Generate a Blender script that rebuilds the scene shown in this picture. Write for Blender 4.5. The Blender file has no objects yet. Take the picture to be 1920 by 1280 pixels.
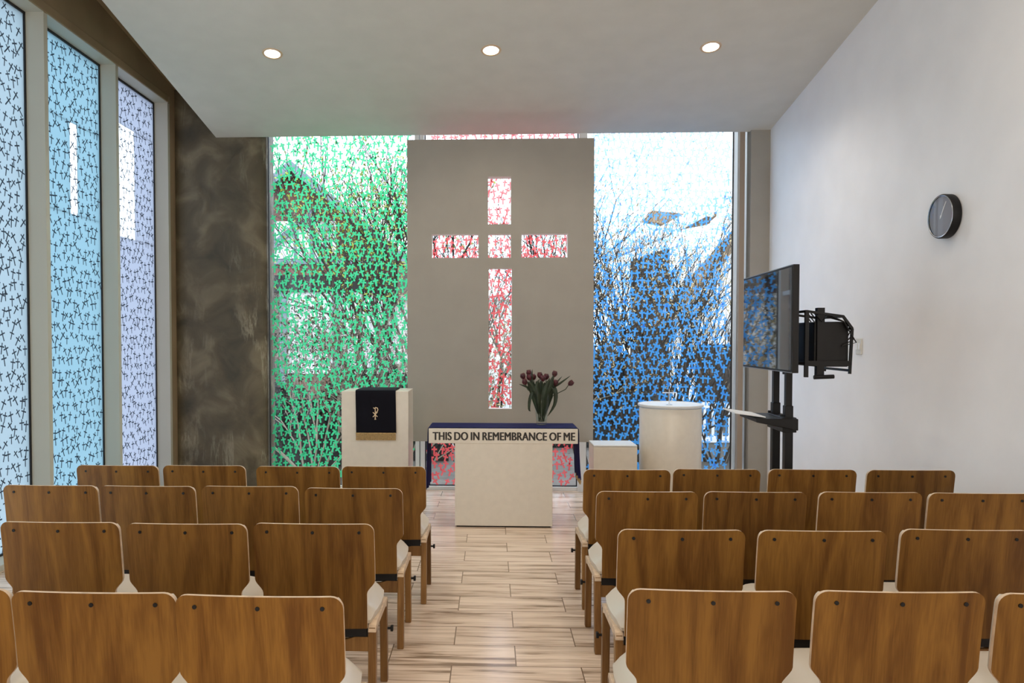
import bpy, math, random
from mathutils import Vector, Matrix
S = bpy.context.scene
C = S.collection
PI = math.pi

# ------------------------------------------------------------------ camera, sky, lights, exposure
cam_d = bpy.data.cameras.new('camera'); cam = bpy.data.objects.new('camera', cam_d); C.objects.link(cam)
cam.location = (0, 0, 1.515)
cam.rotation_euler = (math.radians(90 - 1.5), 0, math.atan(54 / 1400))
cam_d.sensor_width = 36; cam_d.lens = 1400 / 1920 * 36
cam_d.shift_x = 94 / 1920; cam_d.shift_y = 33.7 / 1920
cam_d.clip_start = .05; cam_d.clip_end = 300
S.camera = cam
S.view_settings.view_transform = 'Standard'; S.view_settings.look = 'None'
S.view_settings.gamma = 1; S.view_settings.use_curve_mapping = False
S.view_settings.exposure = 0.50

w = bpy.data.worlds.new('sky'); S.world = w; w.use_nodes = True
bg = w.node_tree.nodes['Background']
bg.inputs[0].default_value = (.74, .87, 1, 1); bg.inputs[1].default_value = 2.9

def area(name, loc, rot, sx, sy, power, col):
    l = bpy.data.lights.new(name, 'AREA'); l.shape = 'RECTANGLE'; l.size = sx; l.size_y = sy
    l.energy = power; l.color = col
    o = bpy.data.objects.new(name, l); C.objects.link(o); o.location = loc; o.rotation_euler = rot
    return o
# added fill light for the chair backs, at the back wall behind the camera
area('rear_fill_light', (0.0, -3.3, 2.0), (PI / 2, 0, 0), 4.6, 2.6, 90, (1, .93, .84))

# ------------------------------------------------------------------ helpers
def tag(o, label=None, cat=None, group=None, kind=None):
    if label: o['label'] = label
    if cat: o['category'] = cat
    if group: o['group'] = group
    if kind: o['kind'] = kind
    return o
def empty(name, loc, rz=0, label=None, cat=None, group=None):
    o = bpy.data.objects.new(name, None); C.objects.link(o); o.location = loc; o.rotation_euler = (0, 0, rz)
    o.empty_display_size = .1
    return tag(o, label, cat, group)

class MB:
    def __init__(s): s.v = []; s.f = []; s.m = []; s.sm = []
    def face(s, idx, mi=0, sm=False): s.f.append(idx); s.m.append(mi); s.sm.append(sm)
    def box(s, x0, x1, y0, y1, z0, z1, mi=0):
        b = len(s.v)
        s.v += [(x, y, z) for z in (z0, z1) for y in (y0, y1) for x in (x0, x1)]
        for q in ((0, 2, 3, 1), (4, 5, 7, 6), (0, 1, 5, 4), (2, 6, 7, 3), (0, 4, 6, 2), (1, 3, 7, 5)):
            s.face([b + i for i in q], mi)
        return s
    def obox(s, c, ax, ay, az, mi=0):      # centre and three half axes
        c = Vector(c); ax = Vector(ax); ay = Vector(ay); az = Vector(az); b = len(s.v)
        s.v += [tuple(c + i * ax + j * ay + k * az) for k in (-1, 1) for j in (-1, 1) for i in (-1, 1)]
        for q in ((0, 2, 3, 1), (4, 5, 7, 6), (0, 1, 5, 4), (2, 6, 7, 3), (0, 4, 6, 2), (1, 3, 7, 5)):
            s.face([b + i for i in q], mi)
        return s
    def bar(s, p, q, w_, h_, mi=0):
        p = Vector(p); q = Vector(q); d = (q - p); L = d.length; d.normalize()
        up = Vector((0, 0, 1)) if abs(d.z) < .9 else Vector((0, 1, 0))
        a = d.cross(up).normalized(); b = a.cross(d)
        return s.obox((p + q) / 2, a * w_ / 2, b * h_ / 2, d * L / 2, mi)
    def tube(s, pts, r, n=8, mi=0, caps=True, sm=True):
        pts = [Vector(p) for p in pts]; k = len(pts)
        rs = r if isinstance(r, (list, tuple)) else [r] * k
        b = len(s.v); a = None
        for i, p in enumerate(pts):
            d = (pts[min(i + 1, k - 1)] - pts[max(i - 1, 0)])
            if d.length < 1e-9: d = Vector((0, 0, 1))
            d.normalize()
            if a is None:
                a = d.orthogonal().normalized()
            else:
                a = a - d * a.dot(d)
                if a.length < 1e-6: a = d.orthogonal()
                a.normalize()
            c = d.cross(a)
            for j in range(n):
                t = 2 * PI * j / n
                s.v.append(tuple(p + (a * math.cos(t) + c * math.sin(t)) * rs[i]))
        for i in range(k - 1):
            for j in range(n):
                s.face([b + i * n + j, b + i * n + (j + 1) % n, b + (i + 1) * n + (j + 1) % n, b + (i + 1) * n + j], mi, sm)
        if caps:
            s.face([b + j for j in range(n)][::-1], mi); s.face([b + (k - 1) * n + j for j in range(n)], mi)
        return s
    def lathe(s, prof, c=(0, 0, 0), n=32, mi=0, axis='z', sm=True, cap=True):
        b = len(s.v); k = len(prof)
        for (r, h) in prof:
            for j in range(n):
                t = 2 * PI * j / n; x, y = r * math.cos(t), r * math.sin(t)
                if axis == 'z': p = (c[0] + x, c[1] + y, c[2] + h)
                elif axis == 'x': p = (c[0] + h, c[1] + x, c[2] + y)
                else: p = (c[0] + x, c[1] + h, c[2] + y)
                s.v.append(p)
        for i in range(k - 1):
            for j in range(n):
                s.face([b + i * n + j, b + i * n + (j + 1) % n, b + (i + 1) * n + (j + 1) % n, b + (i + 1) * n + j], mi, sm)
        if cap:
            s.face([b + j for j in range(n)][::-1], mi); s.face([b + (k - 1) * n + j for j in range(n)], mi)
        return s
    def prism(s, poly, a0, a1, axis='y', mi=0):   # poly in the two other axes
        n = len(poly); b = len(s.v)
        for a in (a0, a1):
            for (p, q) in poly:
                s.v.append({'x': (a, p, q), 'y': (p, a, q), 'z': (p, q, a)}[axis])
        s.face([b + i for i in range(n)], mi); s.face([b + n + i for i in range(n)][::-1], mi)
        for i in range(n):
            j = (i + 1) % n; s.face([b + i, b + n + i, b + n + j, b + j], mi)
        return s
    def sheet(s, fn, nu, nv, th, mi=0, mie=None, sm=True):   # fn(u,v)->(point, normal); solid sheet
        mie = mi if mie is None else mie
        b = len(s.v)
        for side in (0, 1):
            for i in range(nv + 1):
                for j in range(nu + 1):
                    p, nrm = fn(j / nu, i / nv)
                    s.v.append(tuple(Vector(p) + Vector(nrm) * th * side))
        N = (nu + 1) * (nv + 1); W = nu + 1
        for i in range(nv):
            for j in range(nu):
                q = [b + i * W + j, b + i * W + j + 1, b + (i + 1) * W + j + 1, b + (i + 1) * W + j]
                s.face(q, mi, sm); s.face([x + N for x in q[::-1]], mi, sm)
        edge = [j for j in range(nu)] + [i * W + nu for i in range(nv)] + [nv * W + nu - j for j in range(nu)] + [(nv - i) * W for i in range(nv)]
        for k in range(len(edge)):
            e0, e1 = b + edge[k], b + edge[(k + 1) % len(edge)]
            s.face([e1, e0, e0 + N, e1 + N], mie)
        return s
    def build(s, name, mats, parent=None, bevel=0, seg=2, subsurf=0, fix=True):
        me = bpy.data.meshes.new(name); me.from_pydata(s.v, [], s.f)
        if not isinstance(mats, (list, tuple)): mats = [mats]
        for m in mats: me.materials.append(m)
        me.polygons.foreach_set('material_index', s.m); me.polygons.foreach_set('use_smooth', s.sm)
        me.update()
        if fix:
            import bmesh
            bm = bmesh.new(); bm.from_mesh(me); bmesh.ops.recalc_face_normals(bm, faces=bm.faces); bm.to_mesh(me); bm.free()
        if any(s.sm): me.set_sharp_from_angle(angle=math.radians(42))
        o = bpy.data.objects.new(name, me); C.objects.link(o)
        if parent: o.parent = parent
        if bevel:
            md = o.modifiers.new('bevel', 'BEVEL'); md.width = bevel; md.segments = seg; md.limit_method = 'ANGLE'; md.angle_limit = math.radians(50)
        if subsurf:
            md = o.modifiers.new('sub', 'SUBSURF'); md.levels = subsurf; md.render_levels = subsurf
        return o

# ------------------------------------------------------------------ materials
def mat(name, col, rough=.6, metal=0, spec=.5, noise=0, nscale=8, bump=0, bscale=60, coat=0, emit=None):
    m = bpy.data.materials.new(name); m.use_nodes = True; nt = m.node_tree; N = nt.nodes; L = nt.links
    p = N['Principled BSDF']; p.inputs['Roughness'].default_value = rough; p.inputs['Metallic'].default_value = metal
    p.inputs['Specular IOR Level'].default_value = spec; p.inputs['Coat Weight'].default_value = coat
    p.inputs['Base Color'].default_value = (*col, 1)
    tc = N.new('ShaderNodeTexCoord')
    if noise:
        n = N.new('ShaderNodeTexNoise'); n.inputs['Scale'].default_value = nscale; n.inputs['Detail'].default_value = 6
        L.new(tc.outputs['Object'], n.inputs['Vector'])
        r = N.new('ShaderNodeValToRGB'); r.color_ramp.elements[0].position = .3; r.color_ramp.elements[1].position = .7
        r.color_ramp.elements[0].color = (*[c * (1 - noise) for c in col], 1)
        r.color_ramp.elements[1].color = (*[min(1, c * (1 + noise)) for c in col], 1)
        L.new(n.outputs['Fac'], r.inputs[0]); L.new(r.outputs[0], p.inputs['Base Color'])
    if bump:
        n2 = N.new('ShaderNodeTexNoise'); n2.inputs['Scale'].default_value = bscale; n2.inputs['Detail'].default_value = 4
        L.new(tc.outputs['Object'], n2.inputs['Vector'])
        b = N.new('ShaderNodeBump'); b.inputs['Strength'].default_value = bump; b.inputs['Distance'].default_value = .01
        L.new(n2.outputs['Fac'], b.inputs['Height']); L.new(b.outputs[0], p.inputs['Normal'])
    if emit:
        p.inputs['Emission Color'].default_value = (*emit[0], 1); p.inputs['Emission Strength'].default_value = emit[1]
    return m

M = {}
M['wall'] = mat('painted_wall', (.89, .88, .88), .5, noise=.03, nscale=3, bump=.05, bscale=200)
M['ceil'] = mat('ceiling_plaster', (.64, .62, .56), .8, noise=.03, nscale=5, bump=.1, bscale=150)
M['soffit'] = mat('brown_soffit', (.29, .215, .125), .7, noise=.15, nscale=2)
M['fin'] = mat('fin_paint', (.52, .51, .43), .45)
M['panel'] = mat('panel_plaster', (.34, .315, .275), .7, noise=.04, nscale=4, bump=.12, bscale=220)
M['panel_edge'] = mat('panel_reveal', (.85, .82, .80), .6)
M['white_frame'] = mat('white_frame', (.80, .82, .82), .4)
M['post'] = mat('taupe_post', (.32, .25, .19), .5)
M['gasket'] = mat('black_gasket', (.01, .01, .012), .5)
M['stone'] = mat('white_lacquer', (.74, .68, .58), .28, noise=.03, nscale=20)
M['black'] = mat('black_plastic', (.006, .006, .007), .45, spec=.3)
M['dark'] = mat('dark_fabric', (.006, .006, .010), .9, spec=.15)
M['navy'] = mat('navy_cloth', (.006, .008, .075), .85, spec=.2, noise=.2, nscale=12)
M['gold'] = mat('gold_thread', (.45, .30, .12), .5, noise=.3, nscale=90)
M['gold2'] = mat('pale_gold_embroidery', (.75, .58, .38), .5)
M['letter'] = mat('letter_paint', (.03, .025, .022), .6)
M['silver'] = mat('silver', (.7, .72, .75), .25, metal=1)
M['grey'] = mat('grey_metal', (.35, .36, .38), .3, metal=.8)
M['screen'] = mat('screen_gloss', (.003, .004, .006), .03, spec=.9, coat=.3)
M['face'] = mat('clock_face', (.26, .26, .29), .5)
M['handw'] = mat('clock_hand', (.85, .85, .85), .4)
M['switch'] = mat('switch_plate', (.70, .68, .62), .35)
M['lampglow'] = mat('lamp_disc', (1, 1, 1), .5, emit=((1, .90, .74), 14))
M['lampring'] = mat('lamp_ring', (.62, .45, .30), .35)
M['paper'] = mat('white_paper', (.8, .82, .84), .5)
M['petal'] = mat('tulip_petal', (.065, .006, .012), .5, noise=.6, nscale=30)
M['petalpale'] = mat('tulip_petal_rim', (.30, .09, .09), .5, noise=.4, nscale=60)
M['leaf'] = mat('tulip_leaf', (.011, .024, .006), .5, noise=.4, nscale=20)
M['stem'] = mat('tulip_stem', (.02, .036, .008), .5)
M['bark'] = mat('bark', (.030, .022, .016), .9, noise=.5, nscale=6)
M['twig'] = mat('pale_twig', (.34, .30, .22), .8, noise=.3, nscale=6)
M['yleaf'] = mat('yellow_green_leaf', (.24, .30, .03), .7, noise=.6, nscale=3)
M['pleaf'] = mat('straw_leaf', (.42, .33, .16), .8, noise=.5, nscale=4)
M['dleaf'] = mat('dark_leaf', (.020, .022, .018), .8, noise=.8, nscale=3)
M['mleaf'] = mat('mixed_leaf', (.10, .09, .06), .8, noise=.9, nscale=4)
M['brick'] = mat('gable_brick', (.20, .085, .065), .9, noise=.25, nscale=4)
M['tilehang'] = mat('tile_hanging', (.11, .08, .06), .9, noise=.4, nscale=3)
M['render'] = mat('white_render', (.75, .74, .72), .8, noise=.04)
M['beam'] = mat('grey_timber', (.20, .25, .28), .7, noise=.2)
M['darkbeam'] = mat('black_timber', (.015, .015, .015), .8)
M['tan'] = mat('tan_board', (.22, .15, .09), .8, noise=.3, nscale=5)
M['brownwall'] = mat('brown_cladding', (.05, .036, .026), .9, noise=.3, nscale=4)
M['roof'] = mat('pale_roof', (.80, .80, .82), .6)
M['groundm'] = mat('garden_soil', (.035, .030, .022), .95, noise=.5, nscale=2)
M['straw'] = mat('straw_board', (.34, .22, .11), .8, noise=.4, nscale=6)

# veneer (vertical figured grain, shifted per chair)
def veneer(name, c1, c2, rough=.42):
    m = bpy.data.materials.new(name); m.use_nodes = True; nt = m.node_tree; N = nt.nodes; L = nt.links
    p = N['Principled BSDF']; p.inputs['Roughness'].default_value = rough
    p.inputs['Specular IOR Level'].default_value = .3
    tc = N.new('ShaderNodeTexCoord'); oi = N.new('ShaderNodeObjectInfo')
    add = N.new('ShaderNodeVectorMath'); add.operation = 'ADD'
    mul = N.new('ShaderNodeMath'); mul.operation = 'MULTIPLY'; mul.inputs[1].default_value = 40
    L.new(oi.outputs['Random'], mul.inputs[0]); L.new(mul.outputs[0], add.inputs[1]); L.new(tc.outputs['Object'], add.inputs[0])
    mp = N.new('ShaderNodeMapping'); mp.inputs['Scale'].default_value = (11, 3, 1.1)
    L.new(add.outputs[0], mp.inputs[0])
    n1 = N.new('ShaderNodeTexNoise'); n1.inputs['Scale'].default_value = 1.3; n1.inputs['Detail'].default_value = 3; n1.inputs['Distortion'].default_value = 1.2
    L.new(mp.outputs[0], n1.inputs['Vector'])
    mp2 = N.new('ShaderNodeMapping'); mp2.inputs['Scale'].default_value = (150, 40, 7)
    L.new(add.outputs[0], mp2.inputs[0])
    n2 = N.new('ShaderNodeTexNoise'); n2.inputs['Scale'].default_value = 1.5; n2.inputs['Detail'].default_value = 2
    L.new(mp2.outputs[0], n2.inputs['Vector'])
    mx = N.new('ShaderNodeMath'); mx.operation = 'MULTIPLY_ADD'; mx.inputs[1].default_value = .35
    L.new(n2.outputs['Fac'], mx.inputs[0]); L.new(n1.outputs['Fac'], mx.inputs[2])
    r = N.new('ShaderNodeValToRGB'); r.color_ramp.elements[0].position = .48; r.color_ramp.elements[1].position = .86
    r.color_ramp.elements[0].color = (*c1, 1); r.color_ramp.elements[1].color = (*c2, 1)
    L.new(mx.outputs[0], r.inputs[0])
    hs = N.new('ShaderNodeHueSaturation'); 
    vr = N.new('ShaderNodeMapRange'); vr.inputs[3].default_value = .86; vr.inputs[4].default_value = 1.14
    L.new(oi.outputs['Random'], vr.inputs[0]); L.new(vr.outputs[0], hs.inputs['Value']); L.new(r.outputs[0], hs.inputs['Color'])
    L.new(hs.outputs[0], p.inputs['Base Color'])
    return m
M['veneer'] = veneer('beech_veneer', (.105, .040, .004), (.225, .106, .018))
M['legwood'] = veneer('beech_leg', (.14, .062, .016), (.28, .145, .045))
M['plyedge'] = mat('ply_edge', (.62, .47, .33), .5, noise=.2, nscale=30)
M['cream'] = mat('cream_vinyl', (.60, .53, .44), .32)

# floor tiles
def floor_mat():
    m = bpy.data.materials.new('wood_look_tile'); m.use_nodes = True; nt = m.node_tree; N = nt.nodes; L = nt.links
    p = N['Principled BSDF']
    tc = N.new('ShaderNodeTexCoord')
    mp = N.new('ShaderNodeMapping'); mp.inputs['Location'].default_value = (.18 + .6 * 10, -3.906 + .235 * 40, 0)
    L.new(tc.outputs['Object'], mp.inputs[0])
    br = N.new('ShaderNodeTexBrick'); br.offset = .5; br.inputs['Scale'].default_value = 1
    br.inputs['Brick Width'].default_value = .6; br.inputs['Row Height'].default_value = .235
    br.inputs['Mortar Size'].default_value = .0028; br.inputs['Mortar Smooth'].default_value = .1; br.inputs['Bias'].default_value = 0
    br.inputs['Color1'].default_value = (0, 0, 0, 1); br.inputs['Color2'].default_value = (1, 1, 1, 1); br.inputs['Mortar'].default_value = (.5, .5, .5, 1)
    L.new(mp.outputs[0], br.inputs['Vector'])
    # per tile offset of the streaks
    sep = N.new('ShaderNodeSeparateColor'); L.new(br.outputs['Color'], sep.inputs[0])
    cmb = N.new('ShaderNodeCombineXYZ'); mu = N.new('ShaderNodeMath'); mu.operation = 'MULTIPLY'; mu.inputs[1].default_value = 37
    L.new(sep.outputs[0], mu.inputs[0]); L.new(mu.outputs[0], cmb.inputs[0]); L.new(mu.outputs[0], cmb.inputs[2])
    ad = N.new('ShaderNodeVectorMath'); ad.operation = 'ADD'; L.new(tc.outputs['Object'], ad.inputs[0]); L.new(cmb.outputs[0], ad.inputs[1])
    mp2 = N.new('ShaderNodeMapping'); mp2.inputs['Scale'].default_value = (1.6, 26, 1); L.new(ad.outputs[0], mp2.inputs[0])
    n = N.new('ShaderNodeTexNoise'); n.inputs['Scale'].default_value = 1; n.inputs['Detail'].default_value = 5; n.inputs['Roughness'].default_value = .6; n.inputs['Distortion'].default_value = .5
    L.new(mp2.outputs[0], n.inputs['Vector'])
    r = N.new('ShaderNodeValToRGB'); e = r.color_ramp.elements
    e[0].position = .34; e[0].color = (.24, .155, .095, 1); e[1].position = .60; e[1].color = (.84, .67, .53, 1)
    x = e.new(.46); x.color = (.66, .50, .375, 1)
    L.new(n.outputs['Fac'], r.inputs[0])
    mx = N.new('ShaderNodeMixRGB'); mx.inputs[2].default_value = (.20, .13, .08, 1)
    L.new(br.outputs['Fac'], mx.inputs[0]); L.new(r.outputs[0], mx.inputs[1]); L.new(mx.outputs[0], p.inputs['Base Color'])
    p.inputs['Roughness'].default_value = .21; p.inputs['Specular IOR Level'].default_value = .85
    bp = N.new('ShaderNodeBump'); bp.inputs['Strength'].default_value = .25; bp.inputs['Distance'].default_value = .002; bp.invert = True
    L.new(br.outputs['Fac'], bp.inputs['Height']); L.new(bp.outputs[0], p.inputs['Normal'])
    return m
M['floor'] = floor_mat()

def concrete_mat():
    m = bpy.data.materials.new('raw_concrete'); m.use_nodes = True; nt = m.node_tree; N = nt.nodes; L = nt.links
    p = N['Principled BSDF']; p.inputs['Roughness'].default_value = .55; p.inputs['Specular IOR Level'].default_value = .5
    tc = N.new('ShaderNodeTexCoord')
    n1 = N.new('ShaderNodeTexNoise'); n1.inputs['Scale'].default_value = 3.2; n1.inputs['Detail'].default_value = 10; n1.inputs['Distortion'].default_value = .6
    L.new(tc.outputs['Object'], n1.inputs['Vector'])
    r = N.new('ShaderNodeValToRGB'); e = r.color_ramp.elements
    e[0].position = .30; e[0].color = (.055, .046, .028, 1); e[1].position = .78; e[1].color = (.25, .21, .135, 1)
    x = e.new(.52); x.color = (.11, .088, .052, 1)
    L.new(n1.outputs['Fac'], r.inputs[0])
    # veins of pale lime running down the pillar
    mp = N.new('ShaderNodeMapping'); mp.inputs['Scale'].default_value = (3.6, 3.6, .5); L.new(tc.outputs['Object'], mp.inputs[0])
    n2 = N.new('ShaderNodeTexNoise'); n2.inputs['Scale'].default_value = 1.1; n2.inputs['Detail'].default_value = 12; n2.inputs['Roughness'].default_value = .7; n2.inputs['Distortion'].default_value = .4
    L.new(mp.outputs[0], n2.inputs['Vector'])
    r2 = N.new('ShaderNodeValToRGB'); e = r2.color_ramp.elements
    e[0].position = .47; e[0].color = (0, 0, 0, 1); e[1].position = .53; e[1].color = (0, 0, 0, 1); x = e.new(.50); x.color = (.8, .8, .8, 1)
    n3 = N.new('ShaderNodeTexNoise'); n3.inputs['Scale'].default_value = 1.6; n3.inputs['Detail'].default_value = 8; L.new(tc.outputs['Object'], n3.inputs['Vector'])
    r3 = N.new('ShaderNodeValToRGB'); r3.color_ramp.elements[0].position = .48; r3.color_ramp.elements[1].position = .66; L.new(n3.outputs['Fac'], r3.inputs[0])
    ml = N.new('ShaderNodeMath'); ml.operation = 'MULTIPLY'
    L.new(n2.outputs['Fac'], r2.inputs[0])
    mx = N.new('ShaderNodeMixRGB'); mx.inputs[2].default_value = (.36, .33, .24, 1)
    L.new(r2.outputs[0], ml.inputs[0]); L.new(r3.outputs[0], ml.inputs[1]); L.new(ml.outputs[0], mx.inputs[0]); L.new(r.outputs[0], mx.inputs[1]); L.new(mx.outputs[0], p.inputs['Base Color'])
    b = N.new('ShaderNodeBump'); b.inputs['Strength'].default_value = .9; b.inputs['Distance'].default_value = .03
    L.new(n1.outputs['Fac'], b.inputs['Height']); L.new(b.outputs[0], p.inputs['Normal'])
    return m
M['concrete'] = concrete_mat()

def glass_mat(name, tint=(1, 1, 1), gloss=.06, rough=0):
    m = bpy.data.materials.new(name); m.use_nodes = True; nt = m.node_tree; N = nt.nodes; L = nt.links
    N.remove(N['Principled BSDF']); out = N['Material Output']
    t = N.new('ShaderNodeBsdfTransparent'); t.inputs[0].default_value = (*tint, 1)
    g = N.new('ShaderNodeBsdfGlossy'); g.inputs['Roughness'].default_value = rough
    lwt = N.new('ShaderNodeLayerWeight'); pw = N.new('ShaderNodeMath'); pw.operation = 'POWER'; pw.inputs[1].default_value = 5
    L.new(lwt.outputs['Facing'], pw.inputs[0]); fr = N.new('ShaderNodeMath'); fr.operation = 'MULTIPLY_ADD'; fr.inputs[1].default_value = .75; fr.inputs[2].default_value = .025
    L.new(pw.outputs[0], fr.inputs[0])
    mx = N.new('ShaderNodeMixShader'); L.new(fr.outputs[0], mx.inputs[0]); L.new(t.outputs[0], mx.inputs[1]); L.new(g.outputs[0], mx.inputs[2])
    L.new(mx.outputs[0], out.inputs[0]); return m
M['glass'] = glass_mat('clear_glass')
M['vaseglass'] = glass_mat('vase_glass', (.90, .93, .92))
def frost(name, col, clear=.0, refl=.3):      # light passes through diffusely; part of it clear
    m = bpy.data.materials.new(name); m.use_nodes = True; nt = m.node_tree; N = nt.nodes; L = nt.links
    N.remove(N['Principled BSDF']); out = N['Material Output']
    t = N.new('ShaderNodeBsdfTranslucent'); t.inputs[0].default_value = (*col, 1)
    d = N.new('ShaderNodeBsdfDiffuse'); d.inputs[0].default_value = (*col, 1)
    m1 = N.new('ShaderNodeMixShader'); m1.inputs[0].default_value = refl; L.new(t.outputs[0], m1.inputs[1]); L.new(d.outputs[0], m1.inputs[2])
    last = m1
    if clear:
        c = N.new('ShaderNodeBsdfTransparent'); m2 = N.new('ShaderNodeMixShader'); m2.inputs[0].default_value = clear
        L.new(m1.outputs[0], m2.inputs[1]); L.new(c.outputs[0], m2.inputs[2]); last = m2
    L.new(last.outputs[0], out.inputs[0]); return m
M['frostA'] = frost('frosted_pale_glass', (.57, .63, .66), 0, .1)
M['frostB'] = frost('frosted_cyan_glass', (.49, .62, .67), 0, .1)
M['frostC'] = frost('frosted_lilac_glass', (.60, .615, .68), 0, .1)
M['strip'] = frost('white_translucent', (1, 1, 1), 0, .02)
M['cr_green'] = frost('green_frit', (.08, .64, .28), .04, .10)
M['cr_blue'] = frost('blue_frit', (.10, .45, .98), .26, .08)
M['cr_red'] = frost('red_frit', (.88, .13, .13), .08, .10)
M['cr_grey'] = frost('slate_frit', (.045, .055, .075), .04, .5)

# ------------------------------------------------------------------ the room
XL, XG, XR, YF, YB = -3.2, -3.345, 2.72, 7.55, -3.5
MB().box(-3.6, 3.0, YB - .1, YF + .06, -.12, 0).build('floor', M['floor'])['kind'] = 'structure'
def cz(y): return 3.554 + .172 * (7.45 - y)
pm = MB()
y0, y1 = YB, 7.47
pm.prism([(y0, cz(y0)), (y1, cz(y1)), (y1, cz(y1) + .14), (y0, cz(y0) + .14)], -2.765, XR + .02, 'x')
pm.build('ceiling', M['ceil'])['kind'] = 'structure'
MB().box(XR, XR + .2, YB - .1, YF + .1, 0, 5.9).build('wall_right', M['wall'])['kind'] = 'structure'
MB().box(-3.6, XR, YB - .2, YB, 0, 5.9).build('wall_back', M['wall'])['kind'] = 'structure'
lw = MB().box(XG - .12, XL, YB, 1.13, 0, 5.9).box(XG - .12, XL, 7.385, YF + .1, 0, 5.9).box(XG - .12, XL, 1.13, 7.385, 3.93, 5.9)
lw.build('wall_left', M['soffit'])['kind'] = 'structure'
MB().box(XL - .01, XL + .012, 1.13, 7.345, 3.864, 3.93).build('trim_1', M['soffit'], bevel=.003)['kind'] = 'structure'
# high roof deck above the hung ceiling, closing the slot over the side windows
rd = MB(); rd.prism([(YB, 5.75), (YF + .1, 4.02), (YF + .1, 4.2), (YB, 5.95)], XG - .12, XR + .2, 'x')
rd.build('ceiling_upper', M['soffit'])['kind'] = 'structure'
# end wall pieces: header above the glazing and the white return at the right
MB().box(-2.26, XR, YF - .06, YF + .08, 3.80, 4.4).build('wall_front', M['wall'])['kind'] = 'structure'
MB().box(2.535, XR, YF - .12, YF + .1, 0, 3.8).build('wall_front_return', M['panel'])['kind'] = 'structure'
MB().box(2.44, 2.49, YF - .08, YF + .05, 0, 3.8).build('trim_2', M['post'])['kind'] = 'structure'

rnd = random.Random(7)
def crosses(plane, fix, a0, a1, z0, z1, size=.072, dx=.062, dz=.088, seed=1, tilt=.45, wd=.15, skip=None):
    r = random.Random(seed); mb = MB(); z = z0 + size * .45; row = 0
    while z < z1 - size * .45:
        a = a0 + size * .4 + (row % 2) * dx * .5
        while a < a1 - size * .3:
            ca = a + r.uniform(-.28, .28) * dx; czz = z + r.uniform(-.28, .28) * dz * (row > 0)
            t = max(-.75, min(.75, r.gauss(0, tilt))); s_ = size * r.uniform(.9, 1.12); h = s_ / 2; k = s_ * wd / 2; arm = s_ * .34; ay = s_ * .16
            pts = [(-k, -h), (k, -h), (k, ay - k), (arm, ay - k), (arm, ay + k), (k, ay + k), (k, h), (-k, h), (-k, ay + k), (-arm, ay + k), (-arm, ay - k), (-k, ay - k)]
            c_, sn = math.cos(t), math.sin(t); P = [(ca + x * c_ - y * sn, czz + x * sn + y * c_) for x, y in pts]
            if all(a0 < q[0] < a1 and z0 - .005 < q[1] < z1 for q in P) and not (skip and skip(ca, czz)):
                b = len(mb.v)
                for q in P: mb.v.append((q[0], fix, q[1]) if plane == 'y' else (fix, q[0], q[1]))
                mb.face([b + 0, b + 1, b + 2, b + 11]); mb.face([b + 11, b + 2, b + 5, b + 8]); mb.face([b + 2, b + 3, b + 4, b + 5])
                mb.face([b + 8, b + 9, b + 10, b + 11]); mb.face([b + 8, b + 5, b + 6, b + 7])
            a += dx
        z += dz; row += 1
    return mb

# side windows 1..6 along the left wall (the nearest three are behind the picture edge)
PITCH = 1.026
for i in range(6):
    yb = 7.338 - PITCH * i; ya = yb - PITCH + .045           # opening between the fins
    f = MB()
    f.box(XG - .06, XL, yb, yb + .045, 0, 3.862)
    f.box(XG - .06, XL, ya, yb, 3.862, 3.90).box(XG - .06, XL, ya, yb, 0, .04)
    if i == 5: f.box(XG - .06, XL, ya - .05, ya, 0, 3.9)
    fr = f.build('window_%d' % (i + 1), M['fin']); fr['kind'] = 'structure'
    g = MB(); e = .014
    g.box(XG - .015, XG + .012, yb - e, yb, .04, 3.862).box(XG - .015, XG + .012, ya, ya + e, .04, 3.862)
    g.box(XG - .015, XG + .012, ya, yb, 3.845, 3.862).box(XG - .015, XG + .012, ya, yb, .04, .055)
    g.build('gasket', M['gasket'], fr)
    strip = None
    if i == 0: strip = (6.585, 6.93, 2.45, 3.465)
    if i == 1: strip = (5.85, 5.955, 2.52, 3.247)
    key = ['frostC', 'frostB', 'frostA', 'strip', 'strip', 'strip'][i]  # last three, out of view, get white panes added to brighten the room
    p = MB(); A, B, Z0, Z1 = ya + e, yb - e, .055, 3.845; x0, x1 = XG - .006, XG + .002
    if strip:
        s0, s1, t0, t1 = strip
        s0 = max(s0, A)
        p.box(x0, x1, A, B, Z0, t0).box(x0, x1, A, B, t1, Z1)
        if s0 > A: p.box(x0, x1, A, s0, t0, t1)
        p.box(x0, x1, s1, B, t0, t1)
        q = MB().box(x0 + .001, x1 - .001, s0, s1, t0, t1).build('glare_strip', M['strip'], fr)  # glare in the pane put in as a white translucent patch
    else: p.box(x0, x1, A, B, Z0, Z1)
    p.build('frosted_pane', M[key], fr)
    if i < 4:
        crosses('x', XG + .006, A, B, Z0, Z1,   .076, .066, .090, 20 + i, .42, .125).build('cross_pattern', M['cr_grey'], fr, fix=False)

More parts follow.
